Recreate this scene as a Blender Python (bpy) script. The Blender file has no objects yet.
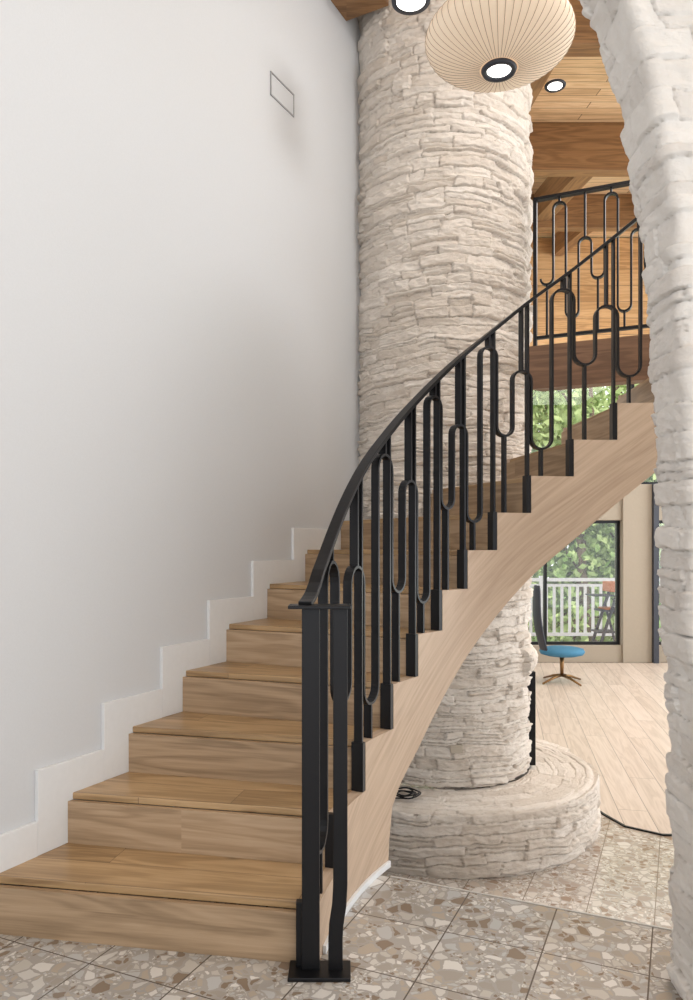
import bpy, math, random
import numpy as np
from mathutils import Vector, Matrix
random.seed(4); rng=np.random.RandomState(7)
F=750.0; H=1.24; R=0.175; ZL=-0.53
sc=bpy.context.scene
sc.view_settings.view_transform='Standard'
sc.view_settings.look='None'
sc.view_settings.exposure=0.0
# ---------------------------------------------------------------- helpers
def link(o,parent=None):
    sc.collection.objects.link(o)
    if parent: o.parent=parent
    return o
def empty(name):
    o=bpy.data.objects.new(name,None); sc.collection.objects.link(o); return o
def mesh(name,verts,faces,mat=None,parent=None,uvs=None,smooth=False):
    me=bpy.data.meshes.new(name); me.from_pydata([tuple(v) for v in verts],[],faces)
    if uvs is not None:
        l=me.uv_layers.new(name='UVMap'); flat=[c for f in uvs for uv in f for c in uv]
        l.data.foreach_set('uv',flat)
    if smooth: me.polygons.foreach_set('use_smooth',[True]*len(me.polygons))
    if mat: me.materials.append(mat)
    me.update()
    return link(bpy.data.objects.new(name,me),parent)
class MB:
    def __init__(s): s.v=[];s.f=[];s.uv=[]
    def hexa(s,p):
        b=len(s.v); s.v+=[Vector(q) for q in p]
        ex=(Vector(p[1])-Vector(p[0])).length; ey=(Vector(p[3])-Vector(p[0])).length; ez=(Vector(p[4])-Vector(p[0])).length
        loc=[(0,0,0),(ex,0,0),(ex,ey,0),(0,ey,0),(0,0,ez),(ex,0,ez),(ex,ey,ez),(0,ey,ez)]
        o=random.random()*7
        order=sorted(range(3),key=lambda i:-(ex,ey,ez)[i])
        for f,ax in (((3,2,1,0),(0,1)),((4,5,6,7),(0,1)),((0,1,5,4),(0,2)),((1,2,6,5),(1,2)),((2,3,7,6),(0,2)),((3,0,4,7),(1,2))):
            a=[i for i in order if i in ax]
            s.f.append([b+i for i in f]); s.uv.append([(loc[i][a[0]]+o,loc[i][a[1]]+o*.37) for i in f])
    def box(s,x0,x1,y0,y1,z0,z1):
        s.hexa([(x0,y0,z0),(x1,y0,z0),(x1,y1,z0),(x0,y1,z0),(x0,y0,z1),(x1,y0,z1),(x1,y1,z1),(x0,y1,z1)])
    def obox(s,c,ux,dx,dy,z0,z1):
        ux=Vector((ux[0],ux[1],0)).normalized(); uy=Vector((-ux.y,ux.x,0)); c=Vector((c[0],c[1],0))
        q=[c-ux*dx/2-uy*dy/2,c+ux*dx/2-uy*dy/2,c+ux*dx/2+uy*dy/2,c-ux*dx/2+uy*dy/2]
        s.hexa([(p.x,p.y,z0) for p in q]+[(p.x,p.y,z1) for p in q])
    def prism(s,poly,z0,z1,uvf=None):
        b=len(s.v);n=len(poly)
        s.v+=[Vector((p[0],p[1],z0)) for p in poly]+[Vector((p[0],p[1],z1)) for p in poly]
        uvf=uvf or (lambda x,y:(x,y))
        s.f.append([b+n+i for i in range(n)]); s.uv.append([uvf(*poly[i]) for i in range(n)])
        s.f.append([b+i for i in reversed(range(n))]); s.uv.append([uvf(*poly[i]) for i in reversed(range(n))])
        for i in range(n):
            j=(i+1)%n; L=math.dist(poly[i],poly[j])
            s.f.append([b+i,b+j,b+n+j,b+n+i]); s.uv.append([(0,z0),(L,z0),(L,z1),(0,z1)])
    def sweep(s,pts,norms,hw,ht,caps=True):
        b=len(s.v);n=len(pts);pts=[Vector(p) for p in pts];L=0
        for i,p in enumerate(pts):
            t=(pts[min(i+1,n-1)]-pts[max(i-1,0)]).normalized(); N=Vector(norms[i]).normalized()
            N=(N-t*N.dot(t)).normalized(); B=t.cross(N)
            s.v+=[p+N*hw+B*ht,p-N*hw+B*ht,p-N*hw-B*ht,p+N*hw-B*ht]
        for i in range(n-1):
            a=b+i*4;c=a+4
            for j in range(4):
                k=(j+1)%4
                s.f.append([a+j,a+k,c+k,c+j]); s.uv.append([(i,0),(i,1),(i+1,1),(i+1,0)])
        if caps:
            s.f.append([b+3,b+2,b+1,b]); s.uv.append([(0,0)]*4)
            e=b+(n-1)*4; s.f.append([e,e+1,e+2,e+3]); s.uv.append([(0,0)]*4)
    def tube(s,pts,r,seg=8):
        b=len(s.v);n=len(pts);pts=[Vector(p) for p in pts]
        rr=r if isinstance(r,(list,tuple)) else [r]*n
        for i,p in enumerate(pts):
            t=(pts[min(i+1,n-1)]-pts[max(i-1,0)]).normalized()
            a=Vector((0,0,1)) if abs(t.z)<.9 else Vector((1,0,0))
            N=t.cross(a).normalized();B=t.cross(N)
            for k in range(seg):
                th=2*math.pi*k/seg; s.v.append(p+(N*math.cos(th)+B*math.sin(th))*rr[i])
        for i in range(n-1):
            for k in range(seg):
                a=b+i*seg+k;c=b+i*seg+(k+1)%seg
                s.f.append([a,c,c+seg,a+seg]); s.uv.append([(0,0)]*4)
        s.f.append([b+k for k in reversed(range(seg))]); s.uv.append([(0,0)]*seg)
        s.f.append([b+(n-1)*seg+k for k in range(seg)]); s.uv.append([(0,0)]*seg)
    def lathe(s,prof,c,seg=48):
        b=len(s.v);n=len(prof)
        for r,z in prof:
            for k in range(seg):
                th=2*math.pi*k/seg; s.v.append(Vector((c[0]+r*math.cos(th),c[1]+r*math.sin(th),c[2]+z)))
        for i in range(n-1):
            for k in range(seg):
                a=b+i*seg+k;d=b+i*seg+(k+1)%seg
                s.f.append([a,d,d+seg,a+seg]); s.uv.append([(0,0)]*4)
    def make(s,name,mat,parent=None,smooth=False,bevel=0):
        o=mesh(name,s.v,s.f,mat,parent,s.uv,smooth)
        if bevel:
            m=o.modifiers.new('Bevel','BEVEL'); m.width=bevel; m.segments=2; m.limit_method='ANGLE'
        return o
# ---------------------------------------------------------------- materials
def newmat(name):
    m=bpy.data.materials.new(name); m.use_nodes=True; nt=m.node_tree
    return m,nt,nt.nodes,nt.links,nt.nodes['Principled BSDF']
def plain(name,col,rough=.5,metal=0,bump=0,bscale=40,emit=None,es=1):
    m,nt,N,L,P=newmat(name)
    tc=N.new('ShaderNodeTexCoord'); no=N.new('ShaderNodeTexNoise'); no.inputs['Scale'].default_value=bscale
    no.inputs['Detail'].default_value=5; L.new(tc.outputs['Object'],no.inputs['Vector'])
    mx=N.new('ShaderNodeMix'); mx.data_type='RGBA'; mx.inputs['A'].default_value=(*[c*.96 for c in col],1); mx.inputs['B'].default_value=(*[min(1,c*1.03) for c in col],1)
    L.new(no.outputs['Fac'],mx.inputs['Factor']); L.new(mx.outputs['Result'],P.inputs['Base Color'])
    P.inputs['Roughness'].default_value=rough; P.inputs['Metallic'].default_value=metal
    if bump:
        b=N.new('ShaderNodeBump'); b.inputs['Strength'].default_value=bump; b.inputs['Distance'].default_value=.004
        L.new(no.outputs['Fac'],b.inputs['Height']); L.new(b.outputs['Normal'],P.inputs['Normal'])
    if emit: P.inputs['Emission Color'].default_value=(*emit,1); P.inputs['Emission Strength'].default_value=es
    return m
def ramp(N,stops):
    r=N.new('ShaderNodeValToRGB'); e=r.color_ramp.elements
    while len(e)<len(stops): e.new(.5)
    for i,(p,c) in enumerate(stops): e[i].position=p; e[i].color=(*c,1)
    return r
def wood(name,dark,mid,light,pw=.19,pl=1.6,rough=.45,gap=.0015,grain=1.0,knots=0):
    m,nt,N,L,P=newmat(name)
    tc=N.new('ShaderNodeTexCoord')
    br=N.new('ShaderNodeTexBrick'); br.offset=.37; br.inputs['Scale'].default_value=1
    br.inputs['Brick Width'].default_value=pl; br.inputs['Row Height'].default_value=pw; br.inputs['Mortar Size'].default_value=gap
    br.inputs['Mortar Smooth'].default_value=.3
    br.inputs['Color1'].default_value=(0,0,0,1); br.inputs['Color2'].default_value=(1,1,1,1); br.inputs['Mortar'].default_value=(.5,.5,.5,1)
    L.new(tc.outputs['UV'],br.inputs['Vector'])
    sc_=N.new('ShaderNodeVectorMath'); sc_.operation='SCALE'; sc_.inputs['Scale'].default_value=9.3
    L.new(br.outputs['Color'],sc_.inputs[0])
    ad=N.new('ShaderNodeVectorMath'); ad.operation='ADD'; L.new(tc.outputs['UV'],ad.inputs[0]); L.new(sc_.outputs[0],ad.inputs[1])
    m1=N.new('ShaderNodeMapping'); m1.inputs['Scale'].default_value=(1.8,75,1); L.new(ad.outputs[0],m1.inputs['Vector'])
    n1=N.new('ShaderNodeTexNoise'); n1.inputs['Scale'].default_value=1; n1.inputs['Detail'].default_value=7; n1.inputs['Roughness'].default_value=.7; L.new(m1.outputs[0],n1.inputs['Vector'])
    m2=N.new('ShaderNodeMapping'); m2.inputs['Scale'].default_value=(.9,9,1); L.new(ad.outputs[0],m2.inputs['Vector'])
    n3=N.new('ShaderNodeTexNoise'); n3.inputs['Scale'].default_value=1.3; n3.inputs['Detail'].default_value=3; n3.inputs['Distortion'].default_value=.8; L.new(m2.outputs[0],n3.inputs['Vector'])
    mm_=N.new('ShaderNodeMath'); mm_.operation='MULTIPLY'; mm_.inputs[1].default_value=26; L.new(n3.outputs['Fac'],mm_.inputs[0])
    sn=N.new('ShaderNodeMath'); sn.operation='SINE'; L.new(mm_.outputs[0],sn.inputs[0])
    sm=N.new('ShaderNodeMath'); sm.operation='MULTIPLY_ADD'; sm.inputs[1].default_value=.5; sm.inputs[2].default_value=.5; L.new(sn.outputs[0],sm.inputs[0])
    mx=N.new('ShaderNodeMix'); mx.data_type='FLOAT'; mx.inputs['Factor'].default_value=.25*grain
    L.new(n1.outputs['Fac'],mx.inputs['A']); L.new(sm.outputs[0],mx.inputs['B'])
    mx2=N.new('ShaderNodeMix'); mx2.data_type='FLOAT'; mx2.inputs['Factor'].default_value=.22
    L.new(mx.outputs['Result'],mx2.inputs['A']); L.new(br.outputs['Color'],mx2.inputs['B'])
    rp=ramp(N,[(.24,dark),(.5,mid),(.76,light)]); L.new(mx2.outputs['Result'],rp.inputs['Fac'])
    col=rp.outputs['Color']
    if knots:
        mk=N.new('ShaderNodeMapping'); mk.inputs['Scale'].default_value=(2.2,5,1); L.new(ad.outputs[0],mk.inputs['Vector'])
        vo=N.new('ShaderNodeTexVoronoi'); vo.inputs['Scale'].default_value=1; L.new(mk.outputs[0],vo.inputs['Vector'])
        rk=ramp(N,[(.02,(1,1,1)),(.10,(0,0,0))]); L.new(vo.outputs['Distance'],rk.inputs['Fac'])
        mz=N.new('ShaderNodeMix'); mz.data_type='RGBA'; mz.inputs['B'].default_value=(*[c*.5 for c in dark],1); L.new(col,mz.inputs['A'])
        kk=N.new('ShaderNodeMath'); kk.operation='MULTIPLY'; kk.inputs[1].default_value=knots; L.new(rk.outputs['Color'],kk.inputs[0]); L.new(kk.outputs[0],mz.inputs['Factor']); col=mz.outputs['Result']
    mm=N.new('ShaderNodeMix'); mm.data_type='RGBA'; mm.inputs['B'].default_value=(*[c*.45 for c in dark],1)
    L.new(br.outputs['Fac'],mm.inputs['Factor']); L.new(col,mm.inputs['A']); L.new(mm.outputs['Result'],P.inputs['Base Color'])
    P.inputs['Roughness'].default_value=rough
    b=N.new('ShaderNodeBump'); b.inputs['Strength'].default_value=.12; b.inputs['Distance'].default_value=.002
    L.new(n1.outputs['Fac'],b.inputs['Height']); L.new(b.outputs['Normal'],P.inputs['Normal'])
    return m
def stone_mat(name,c_lo,c_hi,c_mortar_shade):
    m,nt,N,L,P=newmat(name)
    at=N.new('ShaderNodeAttribute'); at.attribute_name='stone'
    sp=N.new('ShaderNodeSeparateColor'); L.new(at.outputs['Color'],sp.inputs['Color'])
    tc=N.new('ShaderNodeTexCoord'); no=N.new('ShaderNodeTexNoise'); no.inputs['Scale'].default_value=9; no.inputs['Detail'].default_value=8; no.inputs['Roughness'].default_value=.65
    L.new(tc.outputs['Object'],no.inputs['Vector'])
    mf=N.new('ShaderNodeMix'); mf.data_type='FLOAT'; mf.inputs['Factor'].default_value=.62; L.new(sp.outputs['Red'],mf.inputs['A']); L.new(no.outputs['Fac'],mf.inputs['B'])
    rp=ramp(N,[(.2,c_lo),(.75,c_hi)]); L.new(mf.outputs['Result'],rp.inputs['Fac'])
    mx=N.new('ShaderNodeMix'); mx.data_type='RGBA'; mx.inputs['A'].default_value=(*c_mortar_shade,1)  # mortar in the joints, darkened to paint in crevice shadow
    L.new(sp.outputs['Green'],mx.inputs['Factor']); L.new(rp.outputs['Color'],mx.inputs['B']); L.new(mx.outputs['Result'],P.inputs['Base Color'])
    P.inputs['Roughness'].default_value=.9
    mp=N.new('ShaderNodeMapping'); mp.inputs['Scale'].default_value=(1,1,2.0); L.new(tc.outputs['Object'],mp.inputs['Vector'])
    n2=N.new('ShaderNodeTexNoise'); n2.inputs['Scale'].default_value=38; n2.inputs['Detail'].default_value=9; n2.inputs['Roughness'].default_value=.7; L.new(mp.outputs[0],n2.inputs['Vector'])
    b=N.new('ShaderNodeBump'); b.inputs['Strength'].default_value=.75; b.inputs['Distance'].default_value=.011
    L.new(n2.outputs['Fac'],b.inputs['Height']); L.new(b.outputs['Normal'],P.inputs['Normal'])
    return m
def tile_mat(name,matrix,chips,rot,size=.305,grout=(.12,.1,.085),off=(0,0),rough=.18):
    m,nt,N,L,P=newmat(name)
    tc=N.new('ShaderNodeTexCoord'); mp=N.new('ShaderNodeMapping'); mp.vector_type='TEXTURE'
    mp.inputs['Rotation'].default_value=(0,0,rot); mp.inputs['Location'].default_value=(off[0],off[1],0); L.new(tc.outputs['Object'],mp.inputs['Vector'])
    br=N.new('ShaderNodeTexBrick'); br.offset=0; br.inputs['Scale'].default_value=1; br.inputs['Brick Width'].default_value=size; br.inputs['Row Height'].default_value=size
    br.inputs['Mortar Size'].default_value=.0024; br.inputs['Mortar Smooth'].default_value=.1
    br.inputs['Color1'].default_value=(.86,.86,.86,1); br.inputs['Color2'].default_value=(1,1,1,1); br.inputs['Mortar'].default_value=(1,1,1,1)
    L.new(mp.outputs[0],br.inputs['Vector'])
    nz=N.new('ShaderNodeTexNoise'); nz.inputs['Scale'].default_value=22; nz.inputs['Detail'].default_value=3; L.new(tc.outputs['Object'],nz.inputs['Vector'])
    vm=N.new('ShaderNodeVectorMath'); vm.operation='MULTIPLY_ADD'; vm.inputs[1].default_value=(.03,.03,0); L.new(nz.outputs['Color'],vm.inputs[0]); L.new(tc.outputs['Object'],vm.inputs[2])
    mp2=N.new('ShaderNodeMapping'); mp2.inputs['Scale'].default_value=(1,1,0); L.new(vm.outputs[0],mp2.inputs['Vector'])
    prev=None
    for scl,th,gt,seed in ((80,.14,.12,0),(38,.18,.3,1),(20,.17,.55,2)):
        v=N.new('ShaderNodeTexVoronoi'); v.inputs['Scale'].default_value=scl; L.new(mp2.outputs[0],v.inputs['Vector'])
        ve=N.new('ShaderNodeTexVoronoi'); ve.feature='DISTANCE_TO_EDGE'; ve.inputs['Scale'].default_value=scl; L.new(mp2.outputs[0],ve.inputs['Vector'])
        s=N.new('ShaderNodeSeparateColor'); L.new(v.outputs['Color'],s.inputs['Color'])
        rp=ramp(N,[(i/(len(chips)),c) for i,c in enumerate(chips)]); rp.color_ramp.interpolation='CONSTANT'; L.new(s.outputs['Red'],rp.inputs['Fac'])
        g=N.new('ShaderNodeMath'); g.operation='GREATER_THAN'; g.inputs[1].default_value=th*.5; L.new(ve.outputs['Distance'],g.inputs[0])
        g2=N.new('ShaderNodeMath'); g2.operation='GREATER_THAN'; g2.inputs[1].default_value=gt; L.new(s.outputs['Green'],g2.inputs[0])
        mu=N.new('ShaderNodeMath'); mu.operation='MULTIPLY'; L.new(g.outputs[0],mu.inputs[0]); L.new(g2.outputs[0],mu.inputs[1])
        base=N.new('ShaderNodeMix'); base.data_type='RGBA'; base.inputs['A'].default_value=(*matrix,1); base.inputs['B'].default_value=(*matrix,1)
        if prev: L.new(prev.outputs['Result'],base.inputs['A'])
        L.new(g2.outputs[0],base.inputs['Factor'])
        mx=N.new('ShaderNodeMix'); mx.data_type='RGBA'; L.new(base.outputs['Result'],mx.inputs['A'])
        L.new(mu.outputs[0],mx.inputs['Factor']); L.new(rp.outputs['Color'],mx.inputs['B']); prev=mx
    tn=N.new('ShaderNodeMix'); tn.data_type='RGBA'; tn.blend_type='MULTIPLY'; tn.inputs['Factor'].default_value=1
    L.new(prev.outputs['Result'],tn.inputs['A']); L.new(br.outputs['Color'],tn.inputs['B'])
    mm=N.new('ShaderNodeMix'); mm.data_type='RGBA'; mm.inputs['B'].default_value=(*grout,1); L.new(br.outputs['Fac'],mm.inputs['Factor']); L.new(tn.outputs['Result'],mm.inputs['A'])
    L.new(mm.outputs['Result'],P.inputs['Base Color']); P.inputs['Roughness'].default_value=rough
    return m
M_wall=plain('white_paint',(.63,.65,.675),.6,0,.1,150)
M_trim=plain('trim_paint',(.76,.78,.80),.4)
M_tread=wood('oak_tread',(.21,.125,.058),(.40,.26,.13),(.57,.39,.215),.15,1.1,.33,.0012,1.0,.6)
M_riser=wood('oak_riser',(.24,.16,.092),(.41,.285,.175),(.54,.395,.265),.4,3,.45,0,1.0,.6)
M_string=wood('oak_stringer',(.41,.295,.205),(.54,.405,.295),(.63,.49,.37),3,9,.5,0,.6)
M_beam=wood('cedar_beam',(.17,.085,.035),(.31,.165,.07),(.43,.245,.11),3,9,.5,0)
M_ceil=wood('pine_ceiling',(.44,.28,.14),(.70,.48,.27),(.82,.61,.38),.13,3.5,.45,.005,1,.5)
M_pan=wood('wood_paneling',(.36,.20,.08),(.58,.35,.16),(.70,.46,.24),.25,2.5,.45,.004)
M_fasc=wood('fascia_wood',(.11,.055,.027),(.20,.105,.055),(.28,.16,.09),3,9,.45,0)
M_lfloor=wood('pale_oak_floor',(.50,.41,.34),(.64,.54,.46),(.74,.64,.56),.19,2,.35,.0025)
M_black=plain('black_metal',(.014,.014,.016),.38,.6)
M_stone=stone_mat('stone_column_mat',(.64,.565,.49),(.82,.76,.695),(.38,.31,.25))
M_stone2=stone_mat('stone_arch_mat',(.74,.70,.66),(.90,.875,.84),(.46,.41,.35))
M_tile=tile_mat('pebble_tile',(.40,.38,.355),[(.54,.51,.47),(.38,.35,.31),(.72,.70,.67),(.26,.20,.15),(.46,.40,.33),(.62,.60,.57),(.50,.50,.50)],math.radians(-24),off=(.164,2.82))
M_tile2=tile_mat('pebble_tile_lower',(.50,.45,.40),[(.68,.62,.56),(.46,.38,.32),(.78,.73,.68),(.36,.26,.19),(.58,.49,.41),(.72,.67,.62)],math.radians(-24),off=(.3,3.2),grout=(.25,.2,.16))
M_conc=plain('beige_concrete',(.36,.31,.245),.8,0,.3,30)
M_white=plain('white_rail_paint',(.85,.86,.88),.5)
M_deck=plain('deck_boards',(.5,.46,.42),.8)
M_grass=plain('grass',(.12,.22,.05),.9)
M_blue=plain('blue_upholstery',(.045,.19,.32),.75,0,.3,200)
M_brnz=plain('bronze_metal',(.25,.14,.06),.35,.9)
M_dark=plain('charcoal_paint',(.03,.035,.05),.5)
M_orng=plain('orange_leather',(.55,.17,.05),.5)
M_bark=plain('bark',(.09,.065,.045),.9)
M_shade=plain('lamp_shade_vinyl',(.80,.67,.53),.6,emit=(1,.80,.60),es=.22)
M_rib=plain('lamp_rib',(.42,.31,.21),.6)
M_bulb=plain('bulb_glow',(1,1,1),.5,emit=(1,.97,.9),es=4)
M_fire=plain('firebox_black',(.01,.01,.01),.7)
M_nose=plain('edge_nosing',(.55,.53,.5),.5)
def glassmat():
    m,nt,N,L,P=newmat('window_glass'); out=N['Material Output']
    t=N.new('ShaderNodeBsdfTransparent'); g=N.new('ShaderNodeBsdfGlossy'); g.inputs['Roughness'].default_value=.02
    mx=N.new('ShaderNodeMixShader'); mx.inputs[0].default_value=.05; L.new(t.outputs[0],mx.inputs[1]); L.new(g.outputs[0],mx.inputs[2]); L.new(mx.outputs[0],out.inputs['Surface']); return m
M_glass=glassmat()
def leafmat(name,a,b):
    m,nt,N,L,P=newmat(name)
    tc=N.new('ShaderNodeTexCoord'); no=N.new('ShaderNodeTexNoise'); no.inputs['Scale'].default_value=3; no.inputs['Detail'].default_value=8; L.new(tc.outputs['Object'],no.inputs['Vector'])
    rp=ramp(N,[(.35,a),(.65,b)]); L.new(no.outputs['Fac'],rp.inputs['Fac']); L.new(rp.outputs['Color'],P.inputs['Base Color']); P.inputs['Roughness'].default_value=.6
    tr=N.new('ShaderNodeBsdfTranslucent'); L.new(rp.outputs['Color'],tr.inputs['Color']); mx=N.new('ShaderNodeMixShader'); mx.inputs[0].default_value=.4
    L.new(P.outputs[0],mx.inputs[1]); L.new(tr.outputs[0],mx.inputs[2]); L.new(mx.outputs[0],N['Material Output'].inputs['Surface']); return m
M_leaf=leafmat('leaves',(.15,.26,.07),(.55,.66,.32))
# wall line
WS=.521
wx=lambda D:-1.16+WS*(D-2.43)
# ---------------------------------------------------------------- stone field
G=rng.rand(256,256)
def vnoise(x,y):
    xi=np.floor(x).astype(int);yi=np.floor(y).astype(int);fx=x-xi;fy=y-yi
    fx=fx*fx*(3-2*fx);fy=fy*fy*(3-2*fy)
    g=lambda a,b:G[a%256,b%256]
    return (g(xi,yi)*(1-fx)+g(xi+1,yi)*fx)*(1-fy)+(g(xi,yi+1)*(1-fx)+g(xi+1,yi+1)*fx)*fy-.5
def fbm(x,y,o=4):
    r=0
    for i in range(o): r=r+vnoise(x*2**i+17*i,y*2**i+31*i)/2**i
    return r
def stones(u,v,wrap=None,hmin=.04,hmax=.095,lmin=.1,lmax=.42,depth=.03,seed=1,lump=.010,edge=.007):
    rs=np.random.RandomState(seed)
    if wrap:
        a=u/wrap*2*np.pi; nu=np.cos(a)*wrap/6.28+50; nv=np.sin(a)*wrap/6.28+50
        warp=.04*fbm(nu*2.2+v*.3,nv*2.2+v*1.5,3)+.02*fbm(nu*9+v*7,nv*9+3,4)
    else: warp=.035*fbm(u*2.2+5,v*2+9,3)+.016*fbm(u*9,v*7,4)
    vw=v+warp
    uw=u+.03*fbm(u*8+3,v*14+70,4)
    v0=vw.min()-.1;v1=vw.max()+.2
    rows=[v0]
    while rows[-1]<v1: rows.append(rows[-1]+rs.uniform(hmin,hmax))
    rows=np.array(rows); ri=np.clip(np.searchsorted(rows,vw)-1,0,len(rows)-2)
    disp=np.zeros_like(u);tint=np.zeros_like(u);mask=np.zeros_like(u)
    umin=uw.min()-.5;umax=uw.max()+.5
    if wrap: umin=0;umax=wrap;uw=uw%wrap
    for r in range(len(rows)-1):
        s=ri==r
        if not s.any(): continue
        c=[umin]
        while c[-1]<umax: c.append(c[-1]+rs.uniform(lmin,lmax))
        c=np.array(c)
        if wrap: c=c*(umax/c[-1])
        n=len(c)-1; U=uw[s];V=vw[s]
        ci=np.clip(np.searchsorted(c,U)-1,0,n-1)
        h0=np.full(U.shape,rows[r]);h1=np.full(U.shape,rows[r+1])
        split=rs.rand(n)<.32; pos=rs.uniform(.35,.65,n); mid=h0+(h1-h0)*pos[ci]
        sp=split[ci]; up=(V>mid)
        lo=np.where(sp&up,mid,h0);hi=np.where(sp&~up,mid,h1)
        pid=ci*2+(sp&up)
        t=rs.rand(2*n);pr=rs.rand(2*n);ti=rs.uniform(-.3,1,2*n);tu=rs.uniform(-1,1,2*n)
        dv=np.minimum(V-lo,hi-V);du=np.minimum(U-c[ci],c[ci+1]-U)
        e=np.clip(dv/edge,0,1);f=np.clip(du/(edge*.85),0,1)
        e=np.sqrt(1-(1-e)**2);f=np.sqrt(1-(1-f)**2)
        k=e*f
        mv=(V-lo)/(hi-lo)-.5; muu=(U-c[ci])/(c[ci+1]-c[ci])-.5
        disp[s]=k*depth*(.4+.85*pr[pid]+.5*ti[pid]*mv+.4*tu[pid]*muu)
        tint[s]=t[pid];mask[s]=np.clip(k*1.6,0,1)
    ch=np.abs(fbm(u*8+4,v*20+2,4))
    disp+=-.45*depth*ch*mask+.20*depth*fbm(u*34+1,v*60+9,3)*mask+lump*fbm(u*3+4,v*3+2,2)
    return disp,tint,mask
def gridmesh(name,P,tint,mask,mat,wrap=False,parent=None,keep=None):
    r,c,_=P.shape
    me=bpy.data.meshes.new(name)
    idx=np.arange(r*c).reshape(r,c)
    if wrap: idx=np.concatenate([idx,idx[:,:1]],1)
    q=np.stack([idx[:-1,:-1],idx[:-1,1:],idx[1:,1:],idx[1:,:-1]],-1).reshape(-1,4)
    P=P.reshape(-1,3); tint=tint.reshape(-1); mask=mask.reshape(-1)
    if keep is not None:
        kv=keep(P); q=q[kv[q].all(1)]
        used=np.unique(q); mp=np.full(len(P),-1); mp[used]=np.arange(len(used)); q=mp[q]; P=P[used];tint=tint[used];mask=mask[used]
    me.vertices.add(len(P)); me.vertices.foreach_set('co',P.reshape(-1).astype(np.float32))
    me.loops.add(q.size); me.loops.foreach_set('vertex_index',q.reshape(-1).astype(np.int32))
    me.polygons.add(len(q)); me.polygons.foreach_set('loop_start',np.arange(0,q.size,4,dtype=np.int32)); me.polygons.foreach_set('loop_total',np.full(len(q),4,dtype=np.int32))
    me.polygons.foreach_set('use_smooth',np.ones(len(q),dtype=bool))
    me.update(calc_edges=True); me.validate()
    a=me.attributes.new('stone','FLOAT_COLOR','POINT')
    col=np.stack([tint,mask,np.zeros_like(tint),np.ones_like(tint)],-1).reshape(-1).astype(np.float32)
    a.data.foreach_set('color',col); me.materials.append(mat)
    return link(bpy.data.objects.new(name,me),parent)
# ---- column
CX,CY,CR=.628,5.0,.553
W=2*math.pi*CR
nv_,nu_=1300,580
uu,vv=np.meshgrid(np.arange(nu_)/nu_*W,np.linspace(-.18,5.0,nv_))
d,t,m=stones(uu,vv,wrap=W,hmin=.030,hmax=.078,lmin=.08,lmax=.38,depth=.036,seed=3)
th=uu/CR
ang=(th+np.pi)%(2*np.pi)-np.pi
lip=np.clip(1-np.abs(ang+.05)/.55,0,1)>0
d=d+np.where(lip&(vv>.43)&(vv<.60),.05*np.sin(np.clip((vv-.43)/.17,0,1)*np.pi)**.4,0)
rr=CR+d
P=np.stack([CX+rr*np.cos(th),CY+rr*np.sin(th),vv],-1)
gridmesh('stone_column',P,t,m,M_stone,True)
# ---- hearth
HR=.975
h=.34
Ltot=h+.385
ss=np.linspace(0,1,170)*Ltot
nth=800
uu,vv=np.meshgrid(np.arange(nth)/nth*2*math.pi*HR,ss)
d,t,m=stones(uu,vv,wrap=2*math.pi*HR,hmin=.045,hmax=.09,lmin=.12,lmax=.45,depth=.032,seed=9)
rc=.035
def hp(s):
    a=np.clip((s-(h-rc))/(rc*1.57),0,1)*np.pi/2
    r=np.where(s<h-rc,HR,HR-rc+rc*np.cos(a)); z=np.where(s<h-rc,s,h-rc+rc*np.sin(a))
    ov=np.clip(s-(h-rc+rc*1.57),0,9); r=r-ov
    return r,z,np.cos(a),np.sin(a)
r_,z_,nr,nz=hp(vv); th=uu/HR
flat=np.where(nz>.5,.3,1.0); d=d*flat
rr=r_+d*nr; zz=np.maximum(ZL+.001,ZL+z_+d*nz-np.where(nz>.5,.01,0))
P=np.stack([CX+rr*np.cos(th),CY+rr*np.sin(th),zz],-1)
gridmesh('stone_hearth',P,t,m*np.where(nz>.5,.5,1)+np.where(nz>.5,.5,0),M_stone,True,keep=lambda p:p[:,0]>wx(p[:,1])+.002)
# ---- right arch wall
AD=1.95; dp=.2; FD=AD+dp; kf=FD/750.
epx=[(1000,668),(830,671),(760,666),(700,668),(620,657),(500,659),(420,655),(350,648),(240,645),(180,628),(125,624),(60,602),(0,580)]
ek=[(1.24+(547-y)*kf,(x-346.5)*kf) for y,x in epx]
ek=[(-.53,ek[0][1])]+ek+[(2.98,.57),(3.15,.42),(3.3,.25),(3.6,.1),(4.9,.05)]
zs=np.concatenate([np.arange(-.53,3.0,.0045),np.arange(3.0,4.9,.02)])
xe=np.interp(zs,[e[0] for e in ek],[e[1] for e in ek])
xe=np.convolve(np.pad(xe,25,mode='edge'),np.ones(51)/51,'valid')+.012
rc=.014; Wd=1.3
us=np.concatenate([np.arange(0,Wd-.45,.03),np.arange(Wd-.45,Wd+dp+.1,.0045),np.arange(Wd+dp+.1,2*Wd+dp,.03)])
uu,vv=np.meshgrid(us,zs)
d,t,m=stones(uu,vv,hmin=.04,hmax=.09,lmin=.14,lmax=.45,depth=.021,seed=21,lump=.004,edge=.005)
XE=np.repeat(xe[:,None],len(us),1)
X=np.where(uu<Wd-rc,XE+(Wd-uu),0.);Y=np.full_like(X,AD);NX=np.zeros_like(X);NY=-np.ones_like(X)
def seg(mask,x,y,nx,ny):
    X[mask]=x[mask];Y[mask]=y[mask];NX[mask]=nx[mask];NY[mask]=ny[mask]
a=np.clip((uu-(Wd-rc))/(2*rc),0,1)*np.pi/2
seg((uu>=Wd-rc)&(uu<Wd+rc),XE+rc-rc*np.sin(a),AD+rc-rc*np.cos(a),-np.sin(a),-np.cos(a))
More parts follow.
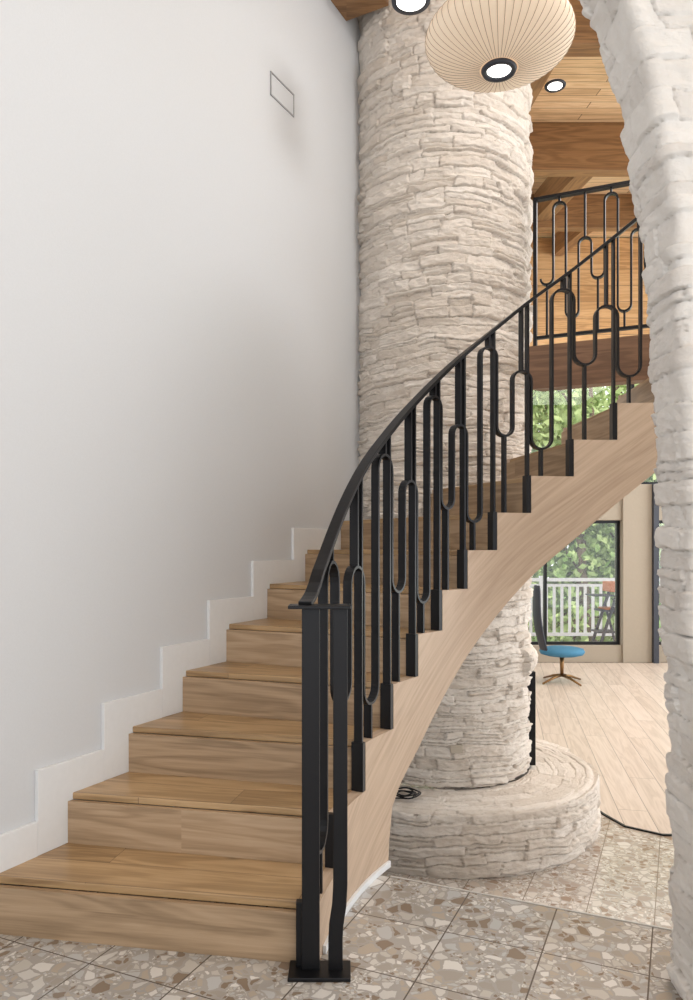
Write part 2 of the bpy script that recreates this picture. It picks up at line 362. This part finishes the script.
seg((uu>=Wd+rc)&(uu<Wd+dp-rc),XE,AD+(uu-Wd),-np.ones_like(X),0*X)
a=np.clip((uu-(Wd+dp-rc))/(2*rc),0,1)*np.pi/2
seg((uu>=Wd+dp-rc)&(uu<Wd+dp+rc),XE+rc-rc*np.cos(a),AD+dp-rc+rc*np.sin(a),-np.cos(a),np.sin(a))
seg(uu>=Wd+dp+rc,XE+(uu-Wd-dp),np.full_like(X,AD+dp),0*X,np.ones_like(X))
P=np.stack([X+NX*d,Y+NY*d,vv],-1)
gridmesh('wall_right',P,t,m,M_stone2)
# ---------------------------------------------------------------- stair curves
INN={1:(-.085,2.23),2:(-.02,2.50),3:(.07,2.74),4:(.185,2.95),5:(.30,3.13),6:(.42,3.28),7:(.55,3.40),8:(.70,3.48),9:(.87,3.53),10:(1.08,3.56),11:(1.29,3.57),12:(1.50,3.55),13:(1.70,3.50),14:(1.89,3.42),15:(2.07,3.32)}
INN[0]=(-.14,1.95); INN[16]=(2.2,3.2)
OUT={1:2.42,2:2.71,3:2.98,4:3.27,5:3.55,6:3.86,7:4.2}
OUT={k:(wx(d)+.002,d) for k,d in OUT.items()}
OUT.update({8:(wx(4.58)+.002,4.58),9:(.50,4.38),10:(.93,4.38),11:(1.25,4.33),12:(1.55,4.28),13:(1.83,4.2),14:(2.1,4.1),15:(2.35,3.98)})
def inn(k):
    k=max(0,min(15.99,k)); i=int(math.floor(k)); f=k-i
    p=[Vector(INN[max(0,min(16,j))]) for j in (i-1,i,i+1,i+2)]
    return .5*((2*p[1])+(-p[0]+p[2])*f+(2*p[0]-5*p[1]+4*p[2]-p[3])*f*f+(-p[0]+3*p[1]-3*p[2]+p[3])*f**3)
def nrm(k):
    t=(inn(k+.02)-inn(k-.02)).normalized(); return Vector((-t.y,t.x))
def tang(k): return (inn(k+.02)-inn(k-.02)).normalized()
def out(k):
    i=min(14,max(1,int(k))); f=k-i; return Vector(OUT[i])*(1-f)+Vector(OUT[i+1])*f
RAIL=[(.8,1.075),(1,1.095),(1.4,1.165),(2,1.30),(3,1.52),(4,1.70),(5,1.845),(6,1.985),(7,2.12),(8,2.255),(9,2.40),(10,2.56),(11,2.73),(12,2.90),(13,3.07),(14,3.24),(15,3.35)]
def rail(k): return float(np.interp(k,[a for a,b in RAIL],[b for a,b in RAIL]))
_ks=np.arange(.8,15,.1); _rz=np.array([rail(k) for k in _ks]); _rs=np.convolve(np.pad(_rz,6,mode='edge'),np.ones(13)/13,'valid'); _rs[:5]=_rz[:5]
def railz(k): return float(np.interp(k,_ks,_rs))
def botz(k): return float(np.interp(k,[0,3.8,3.84,3.95,4.25,5,16],[0.001,0.001,.10,.22,.29,.40,16*R-.475]))
stair=empty('curved_staircase')
TH=.045
sb=MB()
def strip(sb,k0,k1,z1,thick,curve,nf,zb,slen):
    n=max(1,int((k1-k0)/.1)); ks=[k0+(k1-k0)*i/n for i in range(n+1)]
    for a,b in zip(ks,ks[1:]):
        pa=curve(a);pb=curve(b);qa=pa+nf(a)*thick;qb=pb+nf(b)*thick
        sb_=len(sb.v)
        sb.hexa([(pa.x,pa.y,zb(a)),(pb.x,pb.y,zb(b)),(qb.x,qb.y,zb(b)),(qa.x,qa.y,zb(a)),(pa.x,pa.y,z1),(pb.x,pb.y,z1),(qb.x,qb.y,z1),(qa.x,qa.y,z1)])
        c,s_=math.cos(.62),math.sin(.62)
        for fi in range(-6,0):
            f=sb.f[fi]; uv=[]
            for vi in f:
                p=sb.v[vi]; l=(vi-sb_)%4; S=(a if l in(0,3) else b)*.215
                uv.append((S*c+p.z*s_,-S*s_+p.z*c))
            if fi==-5: uv=[((a if (vi-sb_)%4 in(0,3) else b)*.215,(0 if (vi-sb_)%4<2 else thick)) for vi in f]
            sb.uv[fi]=uv
for k in range(1,14):
    strip(sb,k,min(3.8,k+1) if k==3 else k+1,k*R,TH,inn,nrm,botz,0)
    if k==3: strip(sb,3.8,3.84,k*R,TH,inn,nrm,botz,0); strip(sb,3.84,3.95,k*R,TH,inn,nrm,botz,0); strip(sb,3.95,4.0,k*R,TH,inn,nrm,botz,0)
sb.make('stringer_inner',M_string,stair)
sb=MB()
for k in range(9,14):
    strip(sb,k,k+1,k*R,.03,out,lambda a:-nrm(a),botz,0)
sb.make('stringer_outer',M_string,stair)
for k in range(1,15):
    ia=inn(k)+nrm(k)*(TH+.001); ib=inn(k+1)+nrm(k+1)*(TH+.001); oa=Vector(OUT[k]);ob=Vector(OUT[min(15,k+1)])
    rd=(oa-ia).normalized(); pd=Vector((rd.y,-rd.x))
    o=random.uniform(0,5)
    uvf=lambda x,y:((Vector((x,y))-ia).dot(rd)+o,-(Vector((x,y))-ia).dot(pd)+.02)
    b=MB(); f=pd*.012
    b.prism([tuple(ia+f),tuple(ib),tuple(ob),tuple(oa+f)][::-1],k*R-.024,k*R,uvf)
    b.make('tread_%d'%k,M_tread,stair,bevel=.003)
    b=MB(); z0=(k-1)*R+.0005; z1=k*R-.0245
    q=[ia+pd*.010,oa+pd*.010,oa-pd*.01,ia-pd*.01]
    b.hexa([(p.x,p.y,z0) for p in q]+[(p.x,p.y,z1) for p in q]); b.make('riser_%d'%k,M_riser,stair)
v=[];f=[];ks=[3.8,3.84,3.95]+[4+.1*i for i in range(100)]
for k in ks:
    a=inn(k)+nrm(k)*TH; b=out(k); z=botz(k)+.015; v+=[(a.x,a.y,z),(b.x,b.y,z)]
for i in range(len(ks)-1): f.append((2*i,2*i+1,2*i+3,2*i+2))
o=mesh('soffit',v,f,M_trim,stair)
b=MB(); ks=[1.2+.1*i for i in range(27)]
b.sweep([(*(inn(k)-nrm(k)*.006),.013) for k in ks],[(*nrm(k),0) for k in ks],.005,.012); b.make('base_trim',M_trim,stair)
# ---------------------------------------------------------------- railing
rail_o=empty('stair_railing'); OFF=.022
def P3(k,z): p=inn(k)+nrm(k)*OFF; return (p.x,p.y,z)
def N3(k): n=nrm(k); return (n.x,n.y,0)
b=MB(); ks=[.78+.08*i for i in range(168)]
b.sweep([P3(k,railz(k)) for k in ks],[N3(k) for k in ks],.020,.0075); b.make('handrail',M_black,rail_o,bevel=.002)
b=MB()
KMAX=14; SH=.28
def arc_pts(k,z,sgn,rz):
    return [(k-.25*math.cos(a),z+sgn*rz*(-math.sin(a))) for a in [math.pi*i/12 for i in range(13)]]
segs=[]
for k in range(1,KMAX):
    kc=k+SH; sp=(inn(kc+.25)-inn(kc-.25)).length; rz=sp/2
    ub=k*R+(.36 if k%2==0 else .13)
    zu=ub+rz
    segs+=arc_pts(kc,zu,1,rz)
    kt=kc+.5; tz=railz(kt)-(.06 if k%2==1 else .30); zt=tz-rz
    segs+=arc_pts(kt,zt,-1,rz)
    b.sweep([P3(kc,k*R-.01),P3(kc,ub)],[N3(kc)]*2,.016,.0055)
    b.sweep([P3(kt,tz),P3(kt,railz(kt))],[N3(kt)]*2,.016,.0055)
b.sweep([P3(k,z) for k,z in segs],[N3(k) for k,z in segs],.016,.005)
for k in range(3,KMAX):
    b.sweep([P3(k-.06,k*R),P3(k-.06,railz(k-.06))],[N3(k)]*2,.016,.005)
b.make('balusters',M_black,rail_o)
b=MB()
for k in range(2,KMAX+1):
    p=inn(k)+nrm(k)*.024-tang(k)*.012
    b.obox((p.x,p.y),tang(k),.022,.046,(k-1)*R+.001,k*R+.003)
b.make('baluster_boots',M_black,rail_o)
nw=MB()
nx=-.08;ny=2.185
nw.box(-.168,.012,ny-.04,ny+.04,1.062,1.072)
nw.box(-.168,.012,ny-.05,ny+.045,0.0005,.012)
nw.box(-.130,-.078,ny-.008,ny+.008,.012,1.062)
nw.box(-.148,-.080,ny+.008,ny+.034,.012,.20)
nw.sweep([(-.018,ny,1.062),(-.018,ny,.26),(-.021,ny,.20),(-.030,ny,.14),(-.032,ny,.10),(-.032,ny,.01)],[(1,0,0)]*6,.021,.007)
nw.make('newel_post',M_black,rail_o,bevel=.002)
# ---------------------------------------------------------------- walls
wd=Vector((WS,1)).normalized(); wn=Vector((wd.y,-wd.x))
b=MB()
p0=Vector((wx(-4),-4));p1=Vector((wx(4.86),4.86))
b.prism([tuple(p0-wn*.2),tuple(p0),tuple(p1),tuple(p1-wn*.2)][::-1],ZL,4.895); b.make('wall_left',M_wall)
b=MB(); bt=.016
DD={0:-4,1:2.43,2:2.71,3:2.98,4:3.27,5:3.55,6:3.86,7:4.2,8:4.6,9:4.7}
for k in range(0,8):
    d0=DD[k]-(.12 if k else 0); d1=DD[k+1]-.12
    if k==7: d1=4.62
    a=Vector((wx(d0),d0));c=Vector((wx(d1),d1))
    zb=max(0,(k-1)*R+.0)
    b.prism([tuple(a),tuple(a+wn*bt),tuple(c+wn*bt),tuple(c)],zb,k*R+.12)
b.make('baseboard_left',M_trim,bevel=.002)
b=MB();d0,d1=3.895,4.10
a=Vector((wx(d0),d0));c=Vector((wx(d1),d1));zc=3.65;hh=.062
def vb(a,c,z0,z1,t): b.prism([tuple(a),tuple(a+wn*t),tuple(c+wn*t),tuple(c)],z0,z1)
vb(a,c,zc-hh,zc-hh+.006,.006);vb(a,c,zc+hh-.006,zc+hh,.006)
e=wd*.007; vb(a,a+e,zc-hh,zc+hh,.006);vb(c-e,c,zc-hh,zc+hh,.006)
vo=b.make('wall_vent',plain('vent_edge',(.36,.36,.37),.5))
b=MB(); vb(a+e,c-e,zc-hh+.01,zc+hh-.01,.003); b.make('panel',M_wall,vo)
# ---------------------------------------------------------------- floors
el=Vector((.164,2.82));ed=Vector((.913,-.407)).normalized()
pL=el-ed*.95;pR=el+ed*3.4
b=MB(); b.prism([(wx(-4),-4),(pR.x,-4),tuple(pR),tuple(pL)],ZL,0); b.make('floor_foyer',M_tile)
en=Vector((-ed.y,ed.x)); q0=el+en*.004; q1=el+ed*1.05+en*.004
b=MB(); b.sweep([(q0.x,q0.y,-.008),(q1.x,q1.y,-.008)],[(0,0,1)]*2,.010,.004); b.make('trim_nosing',M_nose)
b=MB(); b.prism([(-2,1.2),(8,1.2),(8,11.6),(-2,11.6)],ZL-.1,ZL); b.make('floor_living',M_tile2)
b=MB(); wp=[(.8,6.05),(1.6,5.5),(1.70,4.95),(1.76,4.74),(1.94,4.60),(8,4.25),(8,11.4),(-1.5,11.4),(-1.5,6.05)]
b.prism(wp,ZL+.0005,ZL+.006,lambda x,y:(y*.97+x*.2,x*.97-y*.2)); b.make('floor_wood',M_lfloor)
b=MB(); sp=[(1.62,5.35),(1.70,4.95),(1.76,4.74),(1.94,4.60),(3.2,4.53),(8,4.25)]
b.sweep([(x,y,ZL+.005) for x,y in sp],[(0,0,1)]*len(sp),.004,.009); b.make('trim_threshold',M_black)
# ---------------------------------------------------------------- ceiling
cz=lambda D:4.9 if D<4.5 else 4.19+.157*D
b=MB()
for d0,d1 in ((-4,4.5),(4.5,11.9)):
    b.hexa([(-5,d0,cz(d0)),(8,d0,cz(d0)),(8,d1,cz(d1)),(-5,d1,cz(d1)),(-5,d0,cz(d0)+.1),(8,d0,cz(d0)+.1),(8,d1,cz(d1)+.1),(-5,d1,cz(d1)+.1)])
    for fi in range(-6,0): b.uv[fi]=[(b.v[i].x,b.v[i].y) for i in b.f[fi]]
b.make('ceiling',M_ceil)
def beam(x0,x1,y0,y1,dep):
    b=MB(); b.hexa([(x0,y0,cz(y0)-dep),(x1,y0,cz(y0)-dep),(x1,y1,cz(y1)-dep),(x0,y1,cz(y1)-dep),(x0,y0,cz(y0)-.001),(x1,y0,cz(y0)-.001),(x1,y1,cz(y1)-.001),(x0,y1,cz(y1)-.001)]); return b.make('ceiling_beam',M_beam,bevel=.004)
beam(1.27,8,5.0,5.18,.38)
beam(1.27,8,7.2,7.4,.46)
beam(1.27,8,9.4,9.6,.42)
beam(1.30,1.50,5.19,7.19,.34)
beam(2.35,2.55,7.41,9.39,.34); beam(3.15,3.3,9.61,11.49,.3); beam(3.9,4.1,7.41,9.39,.34)
b=MB(); a=p0;c=Vector((wx(4.65),4.65))
b.prism([tuple(a+wn*.002),tuple(a+wn*.29),tuple(c+wn*.29),tuple(c+wn*.002)],4.5,4.895); b.make('ceiling_beam',M_beam)
for i,(x,y) in enumerate(((1.78,6.4),(2.88,8.45),(3.42,10.3),(4.4,6.4),(5,8.8))):
    z=cz(y)-.018; e=empty('recessed_light')
    b=MB(); b.lathe([(.062,-.006),(.085,-.01),(.09,-.002),(.09,.002)],(x,y,z),32); b.make('ring',M_dark,e,True)
    b=MB(); b.lathe([(.0,-.005),(.063,-.005)],(x,y,z),32); b.make('lens',M_bulb,e)
    l=bpy.data.lights.new('can_light','SPOT'); l.energy=90; l.spot_size=2.2; l.spot_blend=.8; l.color=(1,.92,.82); l.shadow_soft_size=.08
    lo=bpy.data.objects.new('can_light',l); lo.location=(x,y,z-.05); link(lo)
# ---------------------------------------------------------------- bridge beam + balcony railing
A=Vector((1.13,4.637));B=Vector((3.6,3.56)); ab=(B-A).normalized(); nb=Vector((-ab.y,ab.x))
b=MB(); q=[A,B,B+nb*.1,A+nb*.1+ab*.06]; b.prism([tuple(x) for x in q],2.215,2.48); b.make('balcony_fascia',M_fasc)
br=empty('balcony_railing'); b=MB(); Lb=1.25; a0=A+nb*.05+ab*.02
def Q(s,z): p=a0+ab*s; return (p.x,p.y,z)
nn=(nb.x,nb.y,0)
b.sweep([Q(0,3.40),Q(Lb,3.40)],[nn]*2,.02,.009)
b.sweep([Q(0,2.54),Q(Lb,2.54)],[nn]*2,.014,.009)
for s in (0.008,.62,Lb): b.sweep([Q(s,2.481),Q(s,3.40)],[nn]*2,.018,.011)
pp=[];pit=.15;ra=pit/4
for i in range(7):
    s=.08+i*pit
    def arc(c,z,sg): return [Q(c-ra*math.cos(a),z-sg*ra*math.sin(a)) for a in [math.pi*j/8 for j in range(9)]]
    lo_=2.90 if i%2==0 else 2.68; tp=3.32 if i%2==0 else 3.08
    pp+=arc(s,lo_,1)+arc(s+2*ra,tp,-1)
    b.sweep([Q(s,2.54),Q(s,lo_-ra)],[nn]*2,.014,.006); b.sweep([Q(s+2*ra,tp+ra),Q(s+2*ra,3.40)],[nn]*2,.014,.006)
b.sweep(pp,[nn]*len(pp),.014,.006)
b.make('rail_bars',M_black,br)
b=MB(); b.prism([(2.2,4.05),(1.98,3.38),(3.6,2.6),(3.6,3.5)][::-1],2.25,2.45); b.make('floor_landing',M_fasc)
# ---------------------------------------------------------------- back wall
D0=11.5
b=MB(); b.box(-1.5,8,D0,D0+.25,ZL,-.27); b.box(-1.5,8,D0,D0+.3,1.65,2.2)
for x in (.2,4.22,7.5): b.box(x,x+.5,D0-.05,D0+.3,ZL,2.2)
b.make('wall_back',M_conc,bevel=.01)
b=MB(); b.box(-1.5,8,D0,D0+.2,4.0,5.98)
for fi in range(len(b.f)): b.uv[fi]=[(b.v[i].x,b.v[i].z) for i in b.f[fi]]
b.make('wall_upper',M_pan)
def window(n,x0,x1,z0,z1,muls):
    e=empty('window_%d'%n); b=MB(); t=.045
    b.box(x0,x1,D0+.08,D0+.15,z0,z0+t);b.box(x0,x1,D0+.08,D0+.15,z1-t,z1)
    for x in [x0,x1-t]+list(muls): b.box(x,x+t,D0+.08,D0+.15,z0+t,z1-t)
    b.make('frame',M_black,e)
    b=MB(); b.box(x0+t,x1-t,D0+.11,D0+.116,z0+t,z1-t); b.make('glass',M_glass,e)
window(1,.7,4.22,-.27,1.65,[3.05]); window(2,4.72,7.5,-.27,1.65,[6.1]); window(3,-1.5,7.9,2.2,4.0,[1.2,2.8,4.4,6.1])
b=MB(); b.box(-1.5,-1.35,5.4,D0,ZL,4.9); b.make('wall_side',M_wall)
b=MB(); b.box(4.66,4.74,D0-.13,D0-.06,ZL+.006,2.2); b.make('door_frame_post',M_dark)
# ---------------------------------------------------------------- deck and exterior
b=MB()
for i in range(17): b.box(-2,9,D0+.32+i*.15,D0+.46+i*.15,ZL-.08,ZL-.04)
b.make('deck_floor',M_deck)
b=MB(); yr=14.0
b.box(-1.8,9,yr-.04,yr+.06,.60,.66);b.box(-1.8,9,yr-.015,yr+.035,-.42,-.36);b.box(-1.8,9,yr-.015,yr+.035,.5,.55)
for i in range(75): x=-1.8+i*.145; b.box(x,x+.05,yr-.0,yr+.03,-.36,.5)
for i in range(7): x=-1.8+i*1.8; b.box(x,x+.1,yr-.05,yr+.05,ZL-.04,.70)
b.make('deck_railing',M_white)
b=MB(); b.box(-60,60,14.2,90,-2.6,-2.5); b.make('ground_lawn',M_grass)
def tree(x,y,h,r,n,seed):
    rs=np.random.RandomState(seed); e=empty('tree'); b=MB()
    pts=[(x+.2*math.sin(i*1.1+seed),y+.15*math.cos(i),-2.5+h*i/7) for i in range(8)]
    b.tube(pts,[.2-.022*i for i in range(8)])
    cl=[]
    for i in range(16):
        c=np.array([x+rs.uniform(-r,r),y+rs.uniform(-r,r)*.7,-2.5+h*rs.uniform(.15,1.1)]); cl.append(c)
        s=pts[min(6,max(2,int((c[2]+2.5)/h*6)))]
        b.tube([s,tuple((np.array(s)+c)/2+[0,0,.15]),tuple(c)],[.06,.04,.015],6)
    b.make('trunk',M_bark,e,True)
    C=np.array(cl)[rs.randint(0,16,n)]+rs.normal(0,.62,(n,3))
    a=rs.normal(0,1,(n,3));a/=np.linalg.norm(a,axis=1)[:,None];q=rs.normal(0,1,(n,3));q=np.cross(a,q);q/=np.linalg.norm(q,axis=1)[:,None]
    w=rs.uniform(.04,.09,(n,1)); V=np.stack([C-a*w*1.6,C+q*w,C+a*w*1.6,C-q*w],1).reshape(-1,3)
    me=bpy.data.meshes.new('leaves'); I=np.arange(4*n).reshape(n,4)
    me.vertices.add(4*n);me.vertices.foreach_set('co',V.reshape(-1));me.loops.add(4*n);me.loops.foreach_set('vertex_index',I.reshape(-1).astype(np.int32))
    me.polygons.add(n);me.polygons.foreach_set('loop_start',np.arange(0,4*n,4,dtype=np.int32));me.polygons.foreach_set('loop_total',np.full(n,4,dtype=np.int32))
    me.update(calc_edges=True);me.materials.append(M_leaf); link(bpy.data.objects.new('leaves',me),e)
for i,(x,y,h,r) in enumerate(((3.5,18,8,1.8),(5.6,17.5,7.5,1.7),(7.6,18.5,9,2),(4.8,22,10,2.4),(8.5,23,10,2.6),(6.6,27,12,3),(1.5,21,9,2.2),(10.5,20,9,2.2),(3,28,12,3.2),(11,29,12,3.2))):
    tree(x,y,h,r,5500,i)
# ---------------------------------------------------------------- lounge chair
def chair(cx,cy,z):
    e=empty('swivel_lounge_chair')
    b=MB(); b.lathe([(0,.36),(.2,.355),(.27,.375),(.29,.41),(.27,.445),(.2,.46),(0,.465)],(cx,cy,z),40); o=b.make('seat',M_blue,e,True)
    v=[];f=[];nu=14;nv=18
    for j in range(nv):
        tt=j/(nv-1); zz=z+.40+.86*tt; bx=-.25-.09*tt-.05*math.sin(tt*3.1); w=.17*math.sqrt(max(.02,1-abs(2*tt-.9)**3/1.6))
        for i in range(nu):
            s=2*i/(nu-1)-1; v.append((cx+bx+.04*s*s,cy+s*w,zz))
    for j in range(nv-1):
        for i in range(nu-1): a=j*nu+i; f.append((a,a+1,a+nu+1,a+nu))
    o=mesh('back',v,f,M_dark,e,smooth=True); md=o.modifiers.new('s','SOLIDIFY'); md.thickness=.018
    b=MB(); b.tube([(cx,cy,z+.08),(cx,cy,z+.37)],[.022,.03],16)
    for i in range(4):
        a=i*math.pi/2+.5; b.tube([(cx,cy,z+.10),(cx+.15*math.cos(a),cy+.15*math.sin(a),z+.075),(cx+.33*math.cos(a),cy+.33*math.sin(a),z+.016)],[.02,.017,.012],10)
    b.make('base',M_brnz,e,True)
chair(2.80,9.75,ZL+.006)
def hichair(cx,cy,z):
    e=empty('high_chair')
    b=MB()
    for sy in (-.2,.2):
        b.tube([(cx-.24,cy+sy,z),(cx+.16,cy+sy,z+1.22)],.028,8); b.tube([(cx-.24,cy+sy,z+.025),(cx+.26,cy+sy,z+.025)],.025,8)
        b.tube([(cx+.24,cy+sy,z+.03),(cx+.04,cy+sy,z+.8)],.022,8)
    b.box(cx-.22,cx+.1,cy-.2,cy+.2,z+.36,z+.385); b.box(cx-.16,cx+.2,cy-.2,cy+.2,z+.72,z+.75)
    b.box(cx-.3,cx+.05,cy-.23,cy+.23,z+.98,z+1.0)
    b.make('frame',M_dark,e)
    b=MB(); b.box(cx-.02,cx+.28,cy-.19,cy+.19,z+1.05,z+1.22); b.box(cx-.1,cx+.2,cy-.19,cy+.19,z+.752,z+.78)
    b.make('cushion',M_orng,e,bevel=.02)
hichair(4.45,12.8,ZL-.04)
# ---------------------------------------------------------------- fireplace, outlet, cable
fp=empty('fireplace_insert'); b=MB()
fx=CX+.577
b.box(fx-.02,fx+.02,4.86,4.9,-.175,.43); b.box(fx-.02,fx+.02,5.35,5.39,-.175,.43); b.box(fx-.02,fx+.02,4.9,5.35,.39,.43); b.box(fx-.02,fx+.02,4.9,5.35,-.175,-.14)
b.make('frame',M_black,fp)
b=MB(); b.box(fx-.018,fx-.004,4.9,5.35,-.14,.39); b.make('firebox_door',M_fire,fp)
th=math.atan2(4.45-CY,.645-CX); px,py=CX+.58*math.cos(th),CY+.58*math.sin(th)
b=MB(); b.obox((px+.0,py-.010),(1,0),.07,.02,.03,.075); b.make('wall_outlet',plain('outlet_beige',(.5,.44,.36),.5))
b=MB(); pts=[]
for i in range(90):
    a=i*.28; r=.06+.02*math.sin(i*.17); pts.append((.335+r*math.cos(a)+.01*math.sin(i*.31),4.28+r*math.sin(a)*1.1,-.178+.0003*i+.004*math.sin(i*.9)))
b.tube(pts,.004,6); b.make('power_cable',M_black,None,True)
# ---------------------------------------------------------------- pendants
lx,ly,lz=.671,3.3,3.475
e=empty('saucer_pendant_lamp'); b=MB()
RR,HH=.322,.14
prof=[]
for i in range(41):
    a=-math.pi/2+math.pi*i/40; r=RR*max(0,math.cos(a))**1.15; z=HH*math.sin(a)
    if r<.07: continue
    prof.append((r,z))
b.lathe(prof,(lx,ly,lz),96); b.make('shade',M_shade,e,True)
b=MB()
for k in range(56):
    th=2*math.pi*k/56; b.tube([(lx+(r+.0015)*math.cos(th),ly+(r+.0015)*math.sin(th),lz+z*1.008) for r,z in prof],.0011,4)
b.make('ribs',M_rib,e)
b=MB(); zb=prof[0][1]; b.lathe([(.052,zb-.004),(.056,zb-.014),(.072,zb-.014),(.078,zb-.002),(.07,zb+.006)],(lx,ly,lz),48)
b.tube([(lx,ly,lz+HH-.01),(lx,ly,4.895)],.004,8); b.lathe([(0,HH+.03),(.02,HH+.03),(.07,HH-.005),(.085,HH-.02)],(lx,ly,lz),32); b.lathe([(.0,4.86-lz),(.06,4.86-lz),(.06,4.895-lz)],(lx,ly,lz),32)
b.make('ring_and_cord',M_dark,e,True)
b=MB(); b.lathe([(0,zb-.006),(.054,zb-.004)],(lx,ly,lz),32); b.make('diffuser',M_bulb,e)
e=empty('cylinder_pendant_light'); x2,y2,z2=.318,3.7,3.93
b=MB(); b.lathe([(.072,0),(.095,0),(.097,.02),(.097,.2),(.02,.22),(.004,.23),(.004,.965)],(x2,y2,z2),40); b.make('housing',M_dark,e,True)
b=MB(); b.lathe([(0,-.02),(.04,-.018),(.073,.004)],(x2,y2,z2),32); b.make('lens',M_bulb,e,True)
# ---------------------------------------------------------------- light
w=bpy.data.worlds.new('World'); sc.world=w; w.use_nodes=True
bg=w.node_tree.nodes['Background']; bg.inputs['Color'].default_value=(.95,.975,1,1); bg.inputs['Strength'].default_value=1.85
s=bpy.data.lights.new('sun','SUN'); s.energy=5; s.angle=.02; s.color=(1,.95,.85); so=bpy.data.objects.new('sun',s); so.rotation_euler=(math.radians(35),0,math.radians(-12)); link(so)
def area(name,loc,rot,sz,en,col=(1,.985,.97)):
    l=bpy.data.lights.new(name,'AREA'); l.shape='RECTANGLE'; l.size=sz[0]; l.size_y=sz[1]; l.energy=en; l.color=col
    o=bpy.data.objects.new(name,l); o.location=loc; o.rotation_euler=rot; link(o)
area('foyer_fill_light',(1.2,.6,4.8),(0,0,0),(2.0,2.5),18)  # added fill above the foyer, no fixture there
area('stairwell_fill_light',(1.5,3.0,4.85),(0,0,0),(.6,.6),42)  # overhead fill added to brighten the wall and column
area('living_fill_light',(4,7,4.6),(0,0,0),(3,3),80)  # unseen area lamp added to lift the living room
area('living_side_fill_light',(7.8,7.2,2.2),(0,math.radians(100),0),(4,6),240,(.97,.99,1))  # added daylight fill at the open right side, no window there
# ---------------------------------------------------------------- recentre the group empties on their parts
bpy.context.view_layer.update()
for o in list(sc.objects):
    if o.type=='EMPTY' and o.children:
        pts=[Vector(c) for ch in o.children if ch.type=='MESH' for c in ch.bound_box]
        lo=Vector([min(p[i] for p in pts) for i in range(3)]); hi=Vector([max(p[i] for p in pts) for i in range(3)]); c=(lo+hi)/2; c.z=lo.z
        o.location=c; o.empty_display_size=.1
        for ch in o.children: ch.matrix_parent_inverse=Matrix.Translation(-c)
# ---------------------------------------------------------------- camera
c=bpy.data.cameras.new('camera'); co=bpy.data.objects.new('camera',c); link(co)
co.location=(0,0,H); co.rotation_euler=(math.pi/2,0,0)
c.sensor_fit='VERTICAL'; c.sensor_height=36; c.lens=27; c.shift_y=.047; c.clip_start=.05; c.clip_end=300
sc.camera=co
